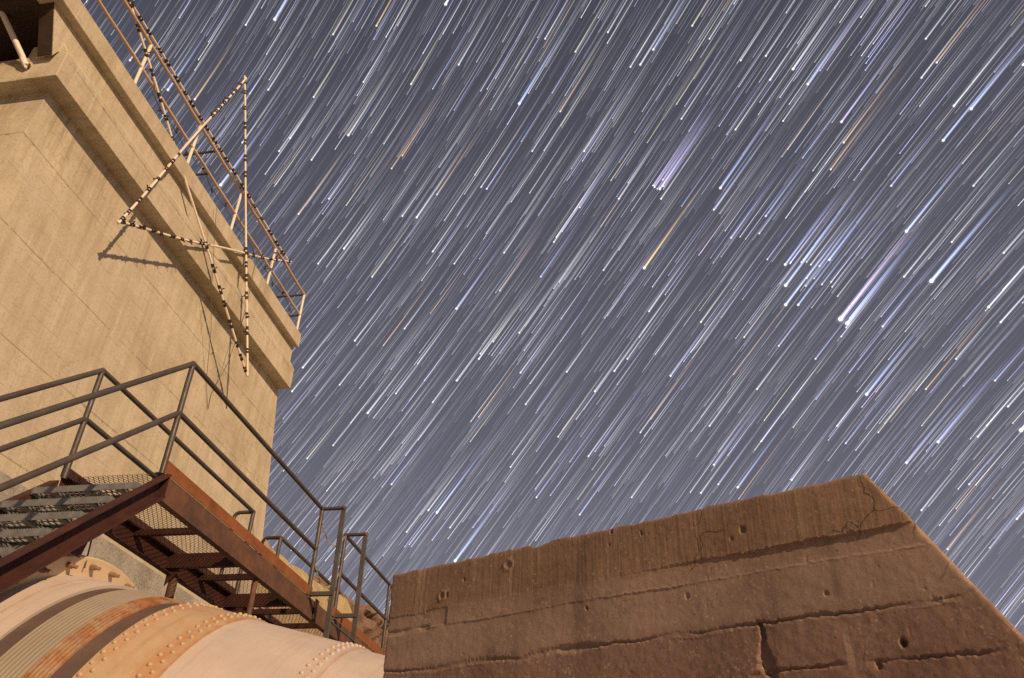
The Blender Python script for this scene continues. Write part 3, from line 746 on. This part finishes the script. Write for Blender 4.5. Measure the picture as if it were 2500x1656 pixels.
def pier_height(a, z):
    zl = z + 0.0265 * a                                   # board courses dip slightly to the right
    line = lambda f, sd, amp, o=5: vfbm(a * f, a * 0 + sd * 1.3, sd, o) * amp
    tooth = vnoise(a * 120, a * 0 + 2.2, 301) * .005 + vnoise(a * 60, z * 90, 303) * .005
    j0 = 1.056 + line(6, 5, .010) + tooth; jb = .985 + line(5, 15, .008) + tooth * .8
    j1 = .826 + line(4, 25, .020) + tooth; j2 = .668 + line(4, 35, .024) + tooth
    st = lambda e: sstep(-.0022, .0022, zl - e)
    cl = lambda f, sd, lo, hi: np.clip((vfbm(a * f, a * 0 + sd * .7, sd, 3) - lo) / (hi - lo), 0, 1)
    h = np.zeros_like(a)
    top = st(j0); up = st(jb); low = st(j1); bot = st(j2)
    # the top board stands proud, more so to the right; below it a broken ledge
    h += top * (.0012 + .0085 * sstep(.95, 1.9, a) * (1 - .55 * sstep(2.12, 2.25, a)))
    h += up * (1 - top) * (-.0015 + .0035 * sstep(.352, .356, a) * (1 - sstep(1.3, 1.9, a)))
    h += .0026 * np.exp(-((zl - jb) / .0032) ** 2) * cl(8, 55, -.25, .2)
    # the next course: broken slot along its lower edge
    h -= .0085 * np.exp(-(np.abs(zl - j1 + .006) / (.004 + .010 * cl(3, 65, -.05, .35))) ** 3) * cl(4, 75, -.35, .15)
    h += .0018 * np.exp(-((zl - j1 + .019) / .0028) ** 2) * cl(9, 77, -.2, .2)
    h += (1 - low) * -.0012
    h -= .0085 * np.exp(-(np.abs(zl - j2) / (.004 + .008 * cl(3, 81, -.1, .3))) ** 3) * cl(5, 85, -.35, .1)
    # left patch where the skin has come off
    h -= .006 * np.exp(-(np.abs(zl - .985) / .011) ** 3) * (1 - sstep(.34, .355, a)) * cl(9, 87, -.3, .1)
    # broken vertical slot
    sx = 1.70 + .012 * vfbm(z * 12, z * 0, 95, 3) + .10 * (.826 - zl) + vnoise(z * 110, z * 0, 97) * .006
    wd = .007 + .016 * np.exp(-((zl - .70) / .045) ** 2)
    h -= .016 * np.exp(-(np.abs(a - sx) / wd) ** 4) * sstep(.63, .66, zl) * (1 - sstep(.826, .834, zl))
    # sawn grain of the top board, general roughness
    gr = vnoise(a * 230, z * 4, 105) * .0006 + vnoise(a * 90, z * 2.5, 106) * .0005 + np.minimum(0, vnoise(a * 38, z * 1.2, 107) + .32) * .006
    h += gr * (top * .9 + .12)
    h += vfbm(a * 3, z * 3, 115, 3) * .0013 + vfbm(a * 45, z * 45, 125, 3) * .0009 * (1 + (1 - low) * .8)
    pit = vnoise(a * 70, z * 70, 141); h -= np.maximum(0, pit - .43) * .022
    # knots, holes and spalls
    for (ca, cz, rad, dep) in ((.345, 1.10, .007, -.010), (2.12, .661, .009, -.025), (1.692, 1.089, .009, -.012), (1.650, 1.066, .006, -.007), (1.17, 1.20, .006, -.010), (1.160, 1.150, .004, -.006), (1.30, 1.165, .006, -.008), (1.05, .93, .006, -.008), (2.04, .61, .008, -.014), (1.93, .835, .006, -.008), (.44, 1.15, .006, -.007), (1.46, .905, .008, -.004)):
        rr2 = ((a - ca + .004 * vnoise(a * 150, z * 150, 143)) ** 2 + ((z - cz) * .8 + .004 * vnoise(a * 130, z * 140, 145)) ** 2) / rad ** 2
        h += dep * np.exp(-rr2 ** 2)
    for (ca, cz, rad) in ((.675, 1.165, .030), (.317, 1.100, .026), (2.245, .765, .010)):      # rough rings left by form ties
        rr = np.sqrt((a - ca) ** 2 + (z - cz) ** 2) + .006 * vnoise(a * 90, z * 90, 151)
        h += (.0035 * np.exp(-((rr - rad * .7) / (rad * .22)) ** 2) - .003 * np.exp(-(rr / (rad * .5)) ** 2)) * (1 + vnoise(a * 120, z * 120, 153))
    return h
def z_top(a): return 1.254 - .0325 * a
def a_right(z): return 2.125 + (1.184 - z) * .5438
NA, NZ = 720, 250
zlow = .40
us = np.linspace(0, 1, NA + 1); ws = np.linspace(0, 1, NZ + 1)
U, Wg = np.meshgrid(us, ws)
Zg = zlow + (1.2 - zlow) * Wg
Rg = a_right(np.minimum(Zg, 1.184))
Ag = U * Rg
Zg = zlow + (z_top(Ag) - zlow) * Wg
Ag = U * a_right(np.minimum(zlow + (1.184 - zlow) * Wg, 1.184))
Hg = pier_height(Ag, Zg)
# worn arrises
ed = np.minimum(np.minimum(U * 2.4, (1 - U) * 2.4), (1 - Wg) * .8)
Hg = Hg - .009 * np.exp(-ed / .005) * (1 + 1.2 * vfbm(Ag * 22, Zg * 22, 141, 3))
chipm = np.exp(-(((Ag - .818) / .03) ** 2)) * np.exp(-((1 - Wg) / .018))
Zg = Zg - .012 * chipm + .004 * vfbm(Ag * 14, Zg * 0, 151, 3) * (Wg > .985) - .003 * np.abs(vfbm(Ag * 40, Zg * 0, 161, 3)) * (Wg > .985)
Ag = Ag + .006 * vfbm(Zg * 25, Zg * 0 + 3, 171, 3) * ((U > .996) | (U < .004))
fm = MB()
pos = np.array(P0)[None, None, :] + np.array(bd)[None, None, :] * Ag[..., None] + np.array(bn)[None, None, :] * Hg[..., None] + np.array((0, 0, 1.0))[None, None, :] * Zg[..., None]
fv = pos.reshape(-1, 3)
back = []
fm.v = [tuple(p) for p in fv]; Wd = NA + 1
fm.f = [(k * Wd + i, k * Wd + i + 1, (k + 1) * Wd + i + 1, (k + 1) * Wd + i) for k in range(NZ) for i in range(NA)]
# wrap top, both ends and back
TH = .55
def bk(idx): return tuple(Vector(fm.v[idx]) - bn * TH)
base = len(fm.v)
topi = [NZ * Wd + i for i in range(Wd)]; bot = [i for i in range(Wd)]
for i in topi: fm.v.append(bk(i))
tb = base
for i in range(NA): fm.f.append((topi[i], topi[i + 1], tb + i + 1, tb + i))
lb_ = len(fm.v)
for k in range(NZ + 1): fm.v.append(bk(k * Wd))
for k in range(NZ): fm.f.append((k * Wd, (k + 1) * Wd, lb_ + k + 1, lb_ + k))
rb_ = len(fm.v)
for k in range(NZ + 1): fm.v.append(bk(k * Wd + NA))
for k in range(NZ): fm.f.append((k * Wd + NA, rb_ + k, rb_ + k + 1, (k + 1) * Wd + NA))
for k in range(NZ): fm.f.append((lb_ + k, lb_ + k + 1, rb_ + k + 1, rb_ + k))
fm.n = len(fm.v)
fm.build('upper_courses', PIER, pier_root, smooth=45)
lo = MB()
ar = [(0.0, zlow - .001), (a_right(zlow), zlow - .001), (a_right(ZG), ZG), (0.0, ZG)]
vv = [P0 + bd * a + Vector((0, 0, z)) for a, z in ar] + [P0 + bd * a + Vector((0, 0, z)) - bn * TH for a, z in ar]
lo.add(vv, [(0, 1, 2, 3), (7, 6, 5, 4), (0, 4, 5, 1), (1, 5, 6, 2), (2, 6, 7, 3), (3, 7, 4, 0)]); lo.build('lower_courses', PIER, pier_root)

# ------------------------------------------------------------------ retaining wall and rocky slope beyond the building
tw = MB(); n1, n2 = 70, 22
for i in range(n1 + 1):
    y = 12.4 + 8.6 * i / n1
    zt = 6.28 + .02 * (y - 15) + .075 * max(0, y - 17.4) + .10 * fbm(y * .9, 1.3, 2.0) + .03 * fbm(y * 6, 0, 9)
    for j in range(n2 + 1):
        t = j / n2; z = ZG + (zt - ZG) * t ** .5
        x = -8.0 + .22 * fbm(y * .5, z * .5, 4.4) + .04 * fbm(y * 3, z * 3, 7.7) - .25 * max(0, t - .93) / .07 * .6
        tw.v.append((x, y, z))
    tw.v.append((-10.5, y, zt - .1))
W = n2 + 2; tw.n = len(tw.v)
tw.f = [(i * W + j, (i + 1) * W + j, (i + 1) * W + j + 1, i * W + j + 1) for i in range(n1) for j in range(W - 1)]
tag(tw.build('retaining_wall', TANW, smooth=50), 'smooth ochre concrete mass beyond the building behind the railings', 'wall')
rk = MB(); n1, n2 = 130, 70
for i in range(n1 + 1):
    for j in range(n2 + 1):
        u = i / n1; t = j / n2
        y = 17.5 + 14 * u; z = ZG + (8.2 - ZG) * t
        x = -8.9 + .55 * (7 - z) * .12
        zt = 6.95 + .135 * (y - 19.5) + .25 * fbm(y * .8, 3, 1) + .15 * fbm(y * 3.1, 6, 1)
        z = ZG + (zt - ZG) * t
        c = mnoise.voronoi(Vector((y * .85 + .3 * fbm(y, z, 2), z * 1.3 + .3 * fbm(z, y, 5), 0)))[0]
        blk = min(1, (c[1] - c[0]) * 3.0)
        c2 = mnoise.voronoi(Vector((y * 2.3, z * 3.1, 4)))[0]; blk2 = min(1, (c2[1] - c2[0]) * 2.5)
        x = -8.6 - .10 * (z - 5.5) + .45 * fbm(y * .7, z * .7, 8) + .32 * blk + .14 * blk2 + .05 * fbm(y * 6, z * 6, 1) - 1.5 * max(0, t - .97) / .03
        rk.v.append((x, y, z))
rk.n = len(rk.v); W = n2 + 1
rk.f = [(i * W + j, (i + 1) * W + j, (i + 1) * W + j + 1, i * W + j + 1) for i in range(n1) for j in range(n2)]
o = rk.build('rocky_hillside', ROCK, smooth=25); o['kind'] = 'structure'

# ------------------------------------------------------------------ night sky: star trails on the celestial sphere
AX = Vector((-0.772, -0.346, 0.533)).normalized()      # celestial pole
RS = 2500.0
PXR = RS / 2040.0                                      # one pixel of the full-size photograph at that distance
def cdir(u, v):
    return (right * ((u - 1250) / 2040) + upv * ((828 - v) / 2040) + fwd).normalized()
def m_star():
    m = bpy.data.materials.new('starlight'); m.use_nodes = True; nt = m.node_tree; nt.nodes.clear()
    o = nt.nodes.new('ShaderNodeOutputMaterial'); e = nt.nodes.new('ShaderNodeEmission'); a = nt.nodes.new('ShaderNodeAttribute')
    a.attribute_name = 'star_colour'; nt.links.new(a.outputs['Color'], e.inputs[0]); e.inputs[1].default_value = 1.0
    t = nt.nodes.new('ShaderNodeBsdfTransparent'); ad = nt.nodes.new('ShaderNodeAddShader')
    nt.links.new(e.outputs[0], ad.inputs[0]); nt.links.new(t.outputs[0], ad.inputs[1])
    nt.links.new(ad.outputs[0], o.inputs[0])
    m.cycles.emission_sampling = 'NONE'; return m
STAR = m_star()
scene.cycles.transparent_max_bounces = 64
def streak(head, ang, w0, w1, c0, c1, nseg, dr=0.0, pw=1.0):
    """a tapering streak of light swept about the pole from the star's last place (two faces, ridged towards the middle)"""
    q0 = Vector(head); V = []; CO = []
    for k in range(nseg + 1):
        t = k / nseg
        p = Matrix.Rotation(-ang * t, 3, AX) @ q0
        sdv = AX.cross(p).normalized().cross(p).normalized()
        w = (w0 + (w1 - w0) * t) * PXR * .5; P = p * (RS + dr)
        V += [P + sdv * w, P - p * w * .5, P - sdv * w]
        f = (1 - t) ** pw
        CO += [tuple((a + (b - a) * t) * f for a, b in zip(c0, c1))] * 3
    F = []
    for k in range(nseg):
        for a in (0, 1): F.append((3 * k + a, 3 * k + a + 1, 3 * k + 4 + a, 3 * k + 3 + a))
    return V, F, CO
def disc(head, rpx, col, dr=0.0, edge=1.0, ns=10):
    p = Vector(head); tg = AX.cross(p).normalized(); sdv = tg.cross(p).normalized(); P = p * (RS + dr)
    V = [P - p * rpx * PXR * .4]; CO = [col]
    for k in range(ns):
        a = 2 * math.pi * k / ns; V.append(P + (sdv * math.cos(a) + tg * math.sin(a)) * rpx * PXR); CO.append(tuple(c * edge for c in col))
    return V, [(0, 1 + k, 1 + (k + 1) % ns) for k in range(ns)], CO
def star_mesh(parts, name):
    V = []; F = []; CC = []
    for v, f, c in parts:
        b0 = len(V); V += v; CC += c; F += [tuple(i + b0 for i in q) for q in f]
    me = bpy.data.meshes.new(name); me.from_pydata([tuple(v) for v in V], [], F)
    at = me.attributes.new('star_colour', 'FLOAT_COLOR', 'POINT')
    at.data.foreach_set('color', np.array([(c[0], c[1], c[2], 1) for c in CC], dtype=np.float32).ravel())
    me.materials.append(STAR); return me
HUE = {'w': (.76, .78, .86), 'b': (.46, .54, 1.0), 'v': (.66, .54, 1.0), 'o': (1.0, .60, .22), 'y': (.90, .80, .55)}
# faint stars over the whole dome
faint = []
NF = 40000
i = 0
kinds = ['w'] * 12 + ['b'] * 6 + ['y'] * 2 + ['v', 'v', 'o']
while i < NF:
    v = rng.normal(size=3); v /= np.linalg.norm(v)
    if v[2] < -0.05: continue
    i += 1
    mag = rng.random()
    br = .11 + .15 * mag + .85 * mag ** 9
    hue = HUE[kinds[rng.integers(len(kinds))]]
    k = .5 if mag < .9 else .15
    hue = tuple(k * .78 + (1 - k) * h for h in hue)
    col = tuple(h * br for h in hue)
    ang = R_(rng.uniform(6.0, 9.5) if mag < .8 else rng.uniform(5.0, 7.5))
    faint.append(streak(v, ang, .95 + .5 * mag, .75, col, col, 3, pw=.7))
    if mag > .90: faint.append(disc(v, 1.1 + 6 * (mag - .9), (.6, .6, .6), -1, .6, 6))
skyo = link('sky', star_mesh(faint, 'sky')); skyo['kind'] = 'structure'
B = [(635,45,4,'b'),(1030,10,4,'w'),(568,58,2,'w'),(1489,620,4,'o'),(2153,650,6,'b'),(2003,912,4,'b'),(1665,435,3.5,'b'),(1943,738,8,'v'),(1958,748,6,'b'),
 (1816,660,4.5,'b'),(1816,705,4,'b'),(1845,705,3,'b'),(1815,612,3.5,'b'),(1917,601,3,'b'),(2095,535,4,'b'),(1945,282,3.2,'v'),(2180,325,3.5,'b'),(2245,252,3.5,'b'),
 (2360,995,5,'w'),(1010,1185,3.5,'b'),(1052,1297,4,'b'),(1200,240,3.5,'b'),(1055,714,3,'b'),(963,503,2.6,'w'),(850,955,3,'w'),(795,575,2.6,'w'),(510,428,4,'b'),
 (450,230,2.2,'o'),(1155,672,1.6,'o'),(1920,392,2,'o'),(1480,150,2.6,'w'),(1457,155,2,'w'),(1510,115,2.8,'b'),(1833,160,3.4,'w'),(1867,195,3,'b'),(1770,130,2,'w'),
 (1712,140,2,'w'),(1405,75,2,'w'),(1525,437,3.5,'v'),(1513,433,2.2,'v'),(1528,460,2.2,'w'),(1650,485,2.4,'b'),(2285,710,3,'b'),(2313,745,2.2,'w'),(2320,585,2,'w'),
 (2205,245,2.6,'w'),(2165,145,2,'o'),(1295,258,1.8,'o'),(820,788,2.4,'w'),(1107,830,2.4,'w'),(1110,818,1.8,'w'),(1200,770,2,'w'),(1203,862,2.2,'w'),(700,850,2.4,'w'),
 (675,905,2.2,'w'),(710,1060,1.8,'y'),(905,1120,2.2,'b'),(990,1180,2.2,'w'),(1040,1220,1.8,'w'),(1420,858,2.4,'w'),(1310,860,2,'w'),(1375,905,2.2,'w'),(1215,935,2,'w'),
 (915,910,1.8,'w'),(1055,880,2.2,'w'),(1000,582,2.2,'w'),(1165,585,1.8,'w'),(805,313,2.8,'y'),(645,350,2,'w'),(720,370,2,'w'),(670,320,1.8,'w'),(690,495,1.8,'o'),
 (760,460,1.8,'w'),(725,225,1.8,'y'),(620,208,2,'w'),(388,208,3,'b'),(300,140,2,'y'),(1650,1075,2.4,'b'),(1705,1127,2.8,'b'),(1660,1120,1.8,'b'),(1620,1140,2,'w'),
 (1830,1110,1.8,'w'),(1935,985,2,'w'),(1955,1025,1.8,'b'),(2095,1070,2.8,'b'),(2168,1022,3.4,'b'),(2190,1270,1.8,'o'),(2040,755,2.4,'b'),(2090,640,2.4,'w'),(2030,1000,1.6,'y'),
 (2350,1200,2,'w'),(2300,880,2,'b'),(2365,150,2.4,'w'),(1950,330,2.2,'o'),(1770,500,2.2,'b'),(1755,540,2,'b'),(1690,550,2.2,'b'),(1620,745,2,'w'),(1450,830,2,'w'),
 (1550,870,2,'w'),(1750,900,2,'w'),(1640,985,2,'w'),(1760,1020,2.2,'b'),(1360,1055,2,'w'),(1480,1000,1.8,'w'),(1290,1010,1.8,'y'),(1180,1080,1.8,'w'),(1240,1150,2,'b'),
 (1340,1190,2,'b'),(1460,1150,1.8,'w'),(940,1230,1.8,'w'),(770,1030,1.8,'w'),(785,890,1.8,'w'),(735,610,2,'w'),(860,640,2,'y'),(930,500,2,'w'),(1010,450,1.6,'o'),
 (1125,437,2.2,'b'),(1112,433,1.8,'w'),(1280,560,2,'w'),(1395,625,1.8,'w'),(1350,350,2,'w'),(1575,275,2,'w'),(1780,185,2.2,'w'),(2140,90,2,'w'),(2130,180,2,'w'),
 (950,195,2,'y'),(1060,150,2.2,'w'),(870,60,2,'o'),(770,80,1.8,'y'),(1260,90,2,'w'),(1330,120,1.8,'y'),(1600,60,2,'y'),(1640,90,1.8,'w'),(1990,40,1.8,'w'),
 (1810,280,1.8,'w'),(1700,300,2,'w'),(1430,460,2,'w'),(1340,480,1.8,'b'),(1250,640,1.8,'b'),(1050,610,1.8,'w'),(935,760,1.8,'w'),(1140,790,1.8,'y'),(1000,930,1.8,'w'),
 (2250,430,2,'w'),(2200,560,2,'w'),(2060,430,2.2,'b'),(2210,830,2,'w'),(2140,900,1.8,'o'),(2260,1010,1.8,'w'),(2330,940,2.2,'w'),(2130,1180,2,'w'),(2240,1120,1.8,'b'),
 (1230,350,1.8,'w'),(905,390,1.6,'o'),(930,360,1.6,'o'),(840,190,1.8,'w'),(560,330,1.8,'w'),(1885,830,2,'b'),(1800,800,1.8,'b'),(1720,780,1.8,'w'),(1500,720,2,'w')]
random.seed(5)
for k in range(17):
    t = random.random(); B.append((1830 + 150 * t + random.gauss(0, 26), 585 + 165 * t + random.gauss(0, 20), random.uniform(1.2, 2.0), random.choice('bbbwv')))
for k in range(6): B.append((1525 + random.gauss(0, 16), 432 + random.gauss(0, 12), random.uniform(1.1, 1.7), random.choice('vbv')))
for x, y, s, c in B:
    h = HUE[c]; d0 = cdir(x * 1.0562, y * 1.0562); L = 5.0 + .35 * s
    parts = []
    big = max(0.0, min(1.0, (s - 1.6) / 3.4))
    # coloured outer glow, then the white core that runs out sooner, then the sharp head
    tint = tuple(k * (.22 + .28 * big) for k in h)
    parts.append(streak(d0, R_(L + .8), 1.6 + 1.15 * s, 1.6 + 1.0 * s, tint, tint, 8, 3, 1.15))
    core = tuple(.35 * .85 + .65 * k for k in h)
    parts.append(streak(d0, R_(L), 1.1 + .55 * s, .9 + .2 * s, tuple(k * (.50 + .6 * big) for k in core), tuple(k * .35 for k in h), 8, 0, 1.0))
    hot = .7 + .6 * big
    parts.append(disc(d0, 1.2 + .48 * s, (hot, hot, hot), -3, .75))
    parts.append(disc(d0, 2.0 + 1.2 * s, (.25 * big, .25 * big, .27 * big), -5, .0))
    o = link('star_trail', star_mesh(parts, 'star_trail'), skyo)
